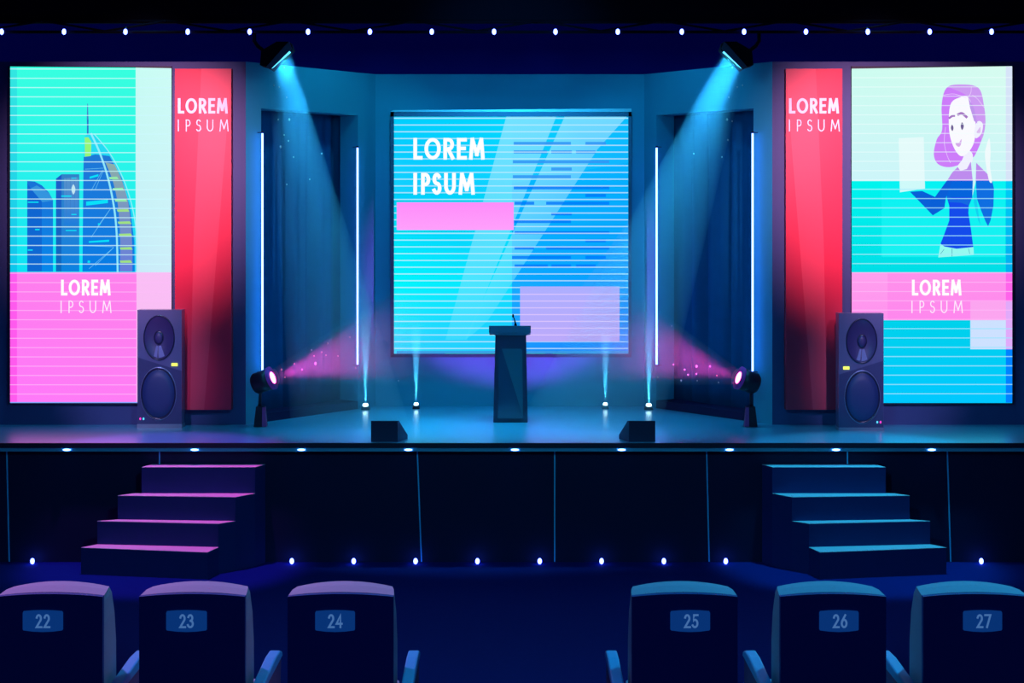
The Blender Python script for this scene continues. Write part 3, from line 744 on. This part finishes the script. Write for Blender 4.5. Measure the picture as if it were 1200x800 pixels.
def flood_beam(side, cx, e, r1, label, power):
    d = DT + .05
    a, b = at(cx - side * 13, 80, d), at(cx + side * 13.5, 58.5, d)   # the two ends of the lens
    c, u = (a + b) / 2, (b - a) / 2
    n = 44; ring0, ring1 = [], []
    ex = Vector((side * r1, 0, 0)); ey = Vector((0, r1 * .85, 0))
    for i in range(n):
        t_ = 2 * math.pi * i / n
        ring0.append(c + u * math.cos(t_) + Vector((0, .13, 0)) * math.sin(t_)); ring1.append(e + ex * math.cos(t_) + ey * math.sin(t_))
    mb = MB(); mb.add(ring0 + ring1, [(i, (i + 1) % n, n + (i + 1) % n, n + i) for i in range(n)] + [tuple(reversed(range(n))), tuple(range(n, 2 * n))], M['hz_b'])
    tag(mb.build('haze_beam'), label, 'light beam', kind='stuff')
    l = bpy.data.lights.new('flood_panel', 'AREA'); l.shape = 'RECTANGLE'; l.size = .22; l.size_y = .18; l.energy = power; l.color = (.03, .50, 1.0); l.spread = math.radians(50)
    o = bpy.data.objects.new('flood_panel', l); C.objects.link(o)
    ax = (e - c).normalized(); nl = Vector((u.z, 0, -u.x)).normalized(); nl = nl if nl.z < 0 else -nl
    o.location = c + nl * .035; o.rotation_euler = (ax + nl * .35).to_track_quat('-Z', 'Y').to_euler()
eL = at(411, 470, 18.75); eL.z = ST - .05
flood_beam(1, 327, eL, .66, 'blue light beam in the haze from the left floodlight', 26)
eR = at(690, 470, 18.8); eR.z = ST - .05
flood_beam(-1, 860.5, eR, .80, 'blue light beam in the haze from the right floodlight', 30)

# ================================================================== SMALL UPLIGHTS
for i, (px, py, w, lab) in enumerate([(428, 480.3, 5.2, 'outer uplight at the left end of the stage back'), (487.5, 479.2, 4.2, 'inner uplight below the left corner of the big screen'),
                                      (709.5, 479.2, 4.2, 'inner uplight below the right corner of the big screen'), (760.5, 480.3, 5.2, 'outer uplight at the right end of the stage back')]):
    d = floor_d(py); s_ = d / F; x = X(px, d)
    t = thing('uplight', 'small black ' + lab, 'light', (x, d + .03, ST), 'small uplights along the back of the stage')
    h = 6.5 * s_
    MB().hexa([(x - w * s_, d, ST), (x + w * s_, d, ST), (x + w * s_, d + .1, ST), (x - w * s_, d + .1, ST)],
              [(x - w * .75 * s_, d, ST + h * .55), (x + w * .6 * s_, d, ST + h * .55), (x + w * .6 * s_, d + .08, ST + h), (x - w * .6 * s_, d + .08, ST + h)], M['black']).build('housing', t)
    c = Vector((x, d + .03, ST + h * .86)); ax = Vector((.0, -.35, 1)).normalized()
    MB().tube([c - ax * .005, c + ax * .008, c + ax * .014], [w * .62 * s_, w * .6 * s_, w * .3 * s_], M['uplens'], 16).build('lens', t)
    hb = 190 * s_ if i in (0, 3) else 110 * s_
    p0 = c + ax * .02; p1 = Vector((x, d + .02, ST + hb))
    beam(p0, p1, 2.2 * s_, (12 if i in (0, 3) else 7) * s_, thinning_haze('uplight_haze', (.8, .95, 1), .9, p0, hb * .95), 'narrow blue beam rising from the ' + lab, 24)
    spot('uplight_spot', p0, p1, (.06, .62, 1.0), 600, 9, .3, .01)

# ================================================================== STAIRS
def stairs(mir, label, edges, treadmat):
    """edges: per step (y of riser top, x front-left, x front-right, x back-left, x back-right)"""
    m = lambda x: (1198 - x + 6) if mir else x
    zs = [.985, .725, .49, .262]; TH = .005
    dFR = [DF - .14, DF - .36, DF - .50, DF - .75]      # front right corners
    dFL = [DF - .14, DF - .27, DF - .36, DF - .52]      # front left corners
    bR = [DF, dFR[0], dFR[1], dFR[2]]; bL = [DF, dFL[0], dFL[1], dFL[2]]
    xs = [(166, 299, 177, 310), (138, 276, 156, 299), (114, 256, 138, 276), (95, 243, 114, 256)]
    pts = []
    o_ = Vector((X(m(200), DF - .3), DF - .3, 0))
    t = thing('staircase', label, 'stairs', o_)
    body = MB()
    for k in range(4):
        fl, fr_, bl, br = xs[k]
        P_ = [Vector((X(m(fl), dFL[k]), dFL[k], 0)), Vector((X(m(fr_), dFR[k]), dFR[k], 0)), Vector((X(m(br), bR[k]), bR[k], 0)), Vector((X(m(bl), bL[k]), bL[k], 0))]
        z = zs[k] - TH
        if k == 0:
            P_[2].y = P_[3].y = DF + .05
        body.hexa([p + Vector((0, 0, 0)) for p in P_], [p + Vector((0, 0, z)) for p in P_], M['stair'])
        MB().hexa([p + Vector((0, 0, z + .0005)) for p in P_], [p + Vector((0, 0, zs[k])) for p in P_], M['tread']).build('tread', t)
    # the hull down to the floor between the straight edge and the steps
    body.build('body', t)
stairs(False, 'left staircase up to the stage, its treads lit magenta', None, None)
stairs(True, 'right staircase up to the stage, its treads lit cyan', None, None)

# ================================================================== SEATS
SD = 7.3; ss = SD / F
def seat(num, xl, mir, label):
    cx = X(xl + 62, SD); hw = 62 * ss; sg = -1 if mir else 1
    t = thing('auditorium_seat', label, 'seat', (cx, SD + .3, .9), 'numbered auditorium seats in the near row')
    o = lambda x, y, z: (cx + sg * x, SD + y, z)
    zt = Z(699, SD)
    # rear shell, facing the camera
    N = 12; b = MB()
    top = [(-hw + 2 * hw * i / N, zt + .012 * (1 - (2 * i / N - 1) ** 2)) for i in range(N + 1)]
    loop = [o(x, 0, z) for x, z in top] + [o(hw, 0, 1.22), o(-hw, 0, 1.22)]
    b.prism(loop, (0, .03, 0), M['seatshell']); b.build('back_shell', t)
    # cushion: rows of profile (depth, height above/below, inset)
    prof = [(.03, .000, 0.), (.12, .004, .006), (.20, .000, .018), (.222, -.03, .012), (.24, -.12, .004), (.252, -.25, 0), (.255, -.38, 0), (.24, -.55, 0)]
    vs = []
    for dy, dz, ins in prof:
        for i in range(N + 1):
            k = 2 * i / N - 1
            ar = (.012 + .06 * max(0, min(dy, .2)) ) * (1 - k * k) * (1 if dz > -.2 else .3)
            bul = .02 * (1 - k * k) if dz < -.02 else 0
            vs.append(o(k * (hw - ins), dy + bul, zt + dz + ar))
    n = N + 1; R = len(prof)
    fs = [(r * n + i, r * n + i + 1, (r + 1) * n + i + 1, (r + 1) * n + i) for r in range(R - 1) for i in range(N)]
    k0 = len(vs)
    for r in range(R):      # inner edge of the side faces, on the shell plane
        z = zt + prof[r][1]
        if r < 3: z = zt + min(0, prof[r][1])
        vs.append(o(-hw, .03, z)); vs.append(o(hw, .03, z))
    for r in range(R - 1):
        fs.append((r * n, (r + 1) * n, k0 + 2 * (r + 1), k0 + 2 * r)); fs.append((r * n + N, k0 + 2 * r + 1, k0 + 2 * (r + 1) + 1, (r + 1) * n + N))
    fs.append(tuple((R - 1) * n + i for i in range(n)) + (k0 + 2 * (R - 1) + 1, k0 + 2 * (R - 1)))
    mb = MB(); mb.add(vs, fs, M['seatfab'], False)
    mb.build('backrest', t)
    MB().box(cx - hw + .01, cx + hw - .01, SD + .24, SD + .68, 1.24, 1.36, M['seatfab']).build('seat_cushion', t, bevel=.03)
    MB().box(cx - hw + .03, cx + hw - .03, SD + .12, SD + .55, 1.16, 1.235, M['seatshell']).build('seat_pan', t, bevel=.01)
    # armrest on the aisle-facing side
    za = 1.525
    ax0, ax1 = hw + .033, hw + .085
    pr = [(-.03, za - .04), (-.03, za - .006), (.10, za + .0), (.36, za + .012), (.50, za + .006), (.56, za - .012), (.58, za - .04)]
    b = MB(); b.prism([o(ax0, y, z) for y, z in pr], (sg * (ax1 - ax0), 0, 0), M['armtop']); b.build('armrest', t, bevel=.008)
    b = MB(); b.prism([o(ax0 + .006, y, z) for y, z in [(0, za - .041), (.56, za - .041), (.52, 1.10), (.40, .9), (.08, .9), (.02, 1.10)]], (sg * (ax1 - ax0 - .012), 0, 0), M['armside']); b.build('side_panel', t)
    # bracket joins the panel to the seat
    xa, xb = sorted((o(hw - .03, 0, 0)[0], o(ax0 + .01, 0, 0)[0]))
    MB().box(xa, xb, SD + .10, SD + .20, 1.17, 1.23, M['armside']).build('hinge_arm', t)
    # number plate
    px0, px1 = PL[num]; d_ = SD - .001; y0, y1 = 714.5, 740
    cxp = (px0 + px1) / 2; w_ = (px1 - px0) / 2
    lp = [(-w_, 3), (-w_ * .96, 1.2), (-w_ * .5, .3), (0, 0), (w_ * .5, .3), (w_ * .96, 1.2), (w_, 3), (w_, 22.5), (w_ * .96, 23.6), (w_ * .5, 25), (0, 25.5), (-w_ * .5, 25), (-w_ * .96, 23.6), (-w_, 22.5)]
    pl = MB().prism([at(cxp + a, y0 + c_, d_) for a, c_ in lp], (0, -.005, 0), M['plate']).build('number_plate', t)
    g = MB(); chs = str(num)
    off = -1.0 if not mir else 0
    for j, ch in enumerate(chs):
        xa = cxp - 8.6 + j * 9.3 + (0 if not mir else 1)
        for i, q in enumerate(glyph(ch, xa, xa + 8.3, 719, 735.3, 2.3)):
            g.add([at(p[0], p[1], d_) - Vector((0, .0062 + 5e-5 * i, 0)) for p in q], [(0, 1, 2, 3)], M['digit'])
    tag(g.build('number', pl, fix=False), label='number %d' % num)
PL = {22: (27, 74), 23: (195, 242.5), 24: (369.5, 416), 25: (785.5, 832), 26: (960, 1006), 27: (1128.5, 1174)}
for num, xl, mir in ((22, -4, False), (23, 163, False), (24, 337, False), (25, 740.5, True), (26, 914.5, True), (27, 1082, True)):
    seat(num, xl, mir, 'dark auditorium seat seen from behind with plate number %d' % num)

# ================================================================== DUST IN THE BEAMS
def dust(name, pts, r, label):
    b = MB()
    for p, k in pts: b.ellipsoid(p, r * k, r * k, r * k * 1.3, M['dust'], 6, 4)
    tag(b.build(name), label, 'dust', kind='stuff')
def mote(px, py, d, k=1.): return (at(px, py, d), k)
dust('dust_motes', [mote(*a) for a in [(326, 77, 17.8), (333, 79, 17.8), (321, 100, 17.8), (327, 102, 17.8), (336, 114, 17.9), (326, 140, 18), (339, 140, 18, 1.4), (333, 158, 18), (338, 165, 18), (329, 172, 18, 1.4), (344, 184, 18.1), (377, 180, 18.1), (336, 216, 18.2), (363, 210, 18.2)]], .008, 'tiny bright dust motes floating in the left blue beam')
dust('dust_motes', [mote(*a) for a in [(858, 79, 17.8), (864, 79, 17.8), (870, 100, 17.8), (864, 102, 17.8), (854, 114, 17.9), (852, 140, 18, 1.4), (858, 142, 18), (853, 164, 18), (846, 184, 18), (813, 180, 18.1)]], .008, 'tiny bright dust motes floating in the right blue beam')
dust('dust_motes', [mote(*a) for a in [(384, 402, 18.7, 1.3), (365, 410, 18.7), (377, 412.5, 18.7), (368, 417, 18.7), (382, 416, 18.7), (396, 417, 18.8), (370, 426, 18.7, 1.6), (345, 426, 18.6), (354, 433, 18.6), (330, 433, 18.5, 1.3), (334, 442, 18.5), (410, 395, 18.8), (417, 431, 18.8), (467, 446, 19)]], .008, 'tiny bright dust motes floating in the left magenta beam')
dust('dust_motes', [mote(*a) for a in [(816, 429, 18.7, 1.5), (832, 429, 18.6), (802, 433, 18.7), (789, 427, 18.8), (806, 439, 18.7), (816, 438, 18.7), (840, 440, 18.6), (798, 446, 18.7, 1.3), (817, 446, 18.7), (842, 448, 18.6), (787, 382, 19), (771, 405, 19), (771, 442, 18.9), (713, 436, 19)]], .008, 'tiny bright dust motes floating in the right magenta beam')

# ================================================================== LIGHT
# unseen blue wash spots, added to brighten the set and stage floor
for x in (-1.4, 0, 1.4):
    spot('stage_wash', (x, 18.0, 6.3), (x * 1.1, 18.4, ST), (.03, .55, 1.0), 560, 36, .8, .2)
for s in (-1, 1): spot('stage_wash', (s * 3.6, 17.2, 6.3), (s * 4.5, 17.75, ST), (.05, .60, 1.0), 220, 44, .8, .2)
spot('stage_wash', (0, 13.6, 5.9), (0, 20, 4.6), (.02, .42, 1.0), 700, 34, .9, .2)
spot('stage_wash', (-1.2, 18.55, 5.9), (-1.95, 19.5, 4.2), (.03, .62, 1.0), 70, 95, .8, .1)
spot('stage_wash', (1.2, 18.55, 5.9), (1.95, 19.5, 4.2), (.03, .50, 1.0), 60, 95, .8, .1)
for s, x in ((-1, X(238, DW)), (1, X(954, DW))):
    spot('banner_spot', (x - s * .4, 13.6, 5.5), (x + s * .65, DW, 3.9), (1.0, .42, .64), 2400, 38, 1.0, .1)  # unseen spot added in front to light the banner
    spot('speaker_spot', (x + s * 1.2, 12.0, 5.2), (s * 4.1, 18.2, 1.95), (.55, .45, 1.0), 1150, 16, 1.0, .1)  # unseen spot added to lift the dark loudspeaker front
    spot('house_spot', (s * 3.4, 16.35, 6.3), (s * 3.45, 16.85, .6), (1.0, .10, .95) if s < 0 else (.02, .55, 1.0), 1200, 28, .5, .1)
spot('front_wash', (0, 9.6, 5.2), (0, 17.1, .95), (.05, .60, 1.0), 500, 80, .5, .2)  # unseen wash added so the stage front strips show up
spot('house_spot', (-3.6, 10.2, 5.8), (-1.45, 7.45, 1.8), (.72, .22, .95), 900, 30, .35, .1)
spot('house_spot', (3.6, 10.2, 5.8), (1.45, 7.45, 1.8), (.02, .50, 1.0), 900, 30, .35, .1)
spot('house_spot', (0, 9.6, 4.9), (-1.8, 7.5, 1.6), (.03, .45, 1.0), 260, 60, .6, .1)  # unseen central spots added for the cyan light on the seat sides
spot('house_spot', (0, 9.6, 4.9), (1.8, 7.5, 1.6), (.05, .35, 1.0), 160, 60, .6, .1)

w = bpy.data.worlds.new('World'); S.world = w; w.use_nodes = True
bg = w.node_tree.nodes['Background']; bg.inputs[0].default_value = (.10, .16, 1.0, 1); bg.inputs[1].default_value = .10

# ================================================================== CAMERA
cam = bpy.data.cameras.new('camera'); co = bpy.data.objects.new('camera', cam); C.objects.link(co)
co.location = (0, 0, H); co.rotation_euler = (math.pi / 2, 0, 0)
cam.sensor_width = 36; cam.lens = 36 * F / 1200; cam.shift_y = -(400 - HY) / 1200; cam.clip_end = 200
S.camera = co
S.view_settings.view_transform = 'Standard'; S.view_settings.look = 'None'; S.view_settings.gamma = 1; S.view_settings.exposure = 0; S.view_settings.use_curve_mapping = False
S.cycles.use_denoising = True; S.cycles.transparent_max_bounces = 48; S.cycles.max_bounces = 8; S.cycles.diffuse_bounces = 3; S.cycles.volume_bounces = 0; S.cycles.sample_clamp_indirect = 4
for o in bpy.data.objects:
    if '_o' in o: del o['_o']
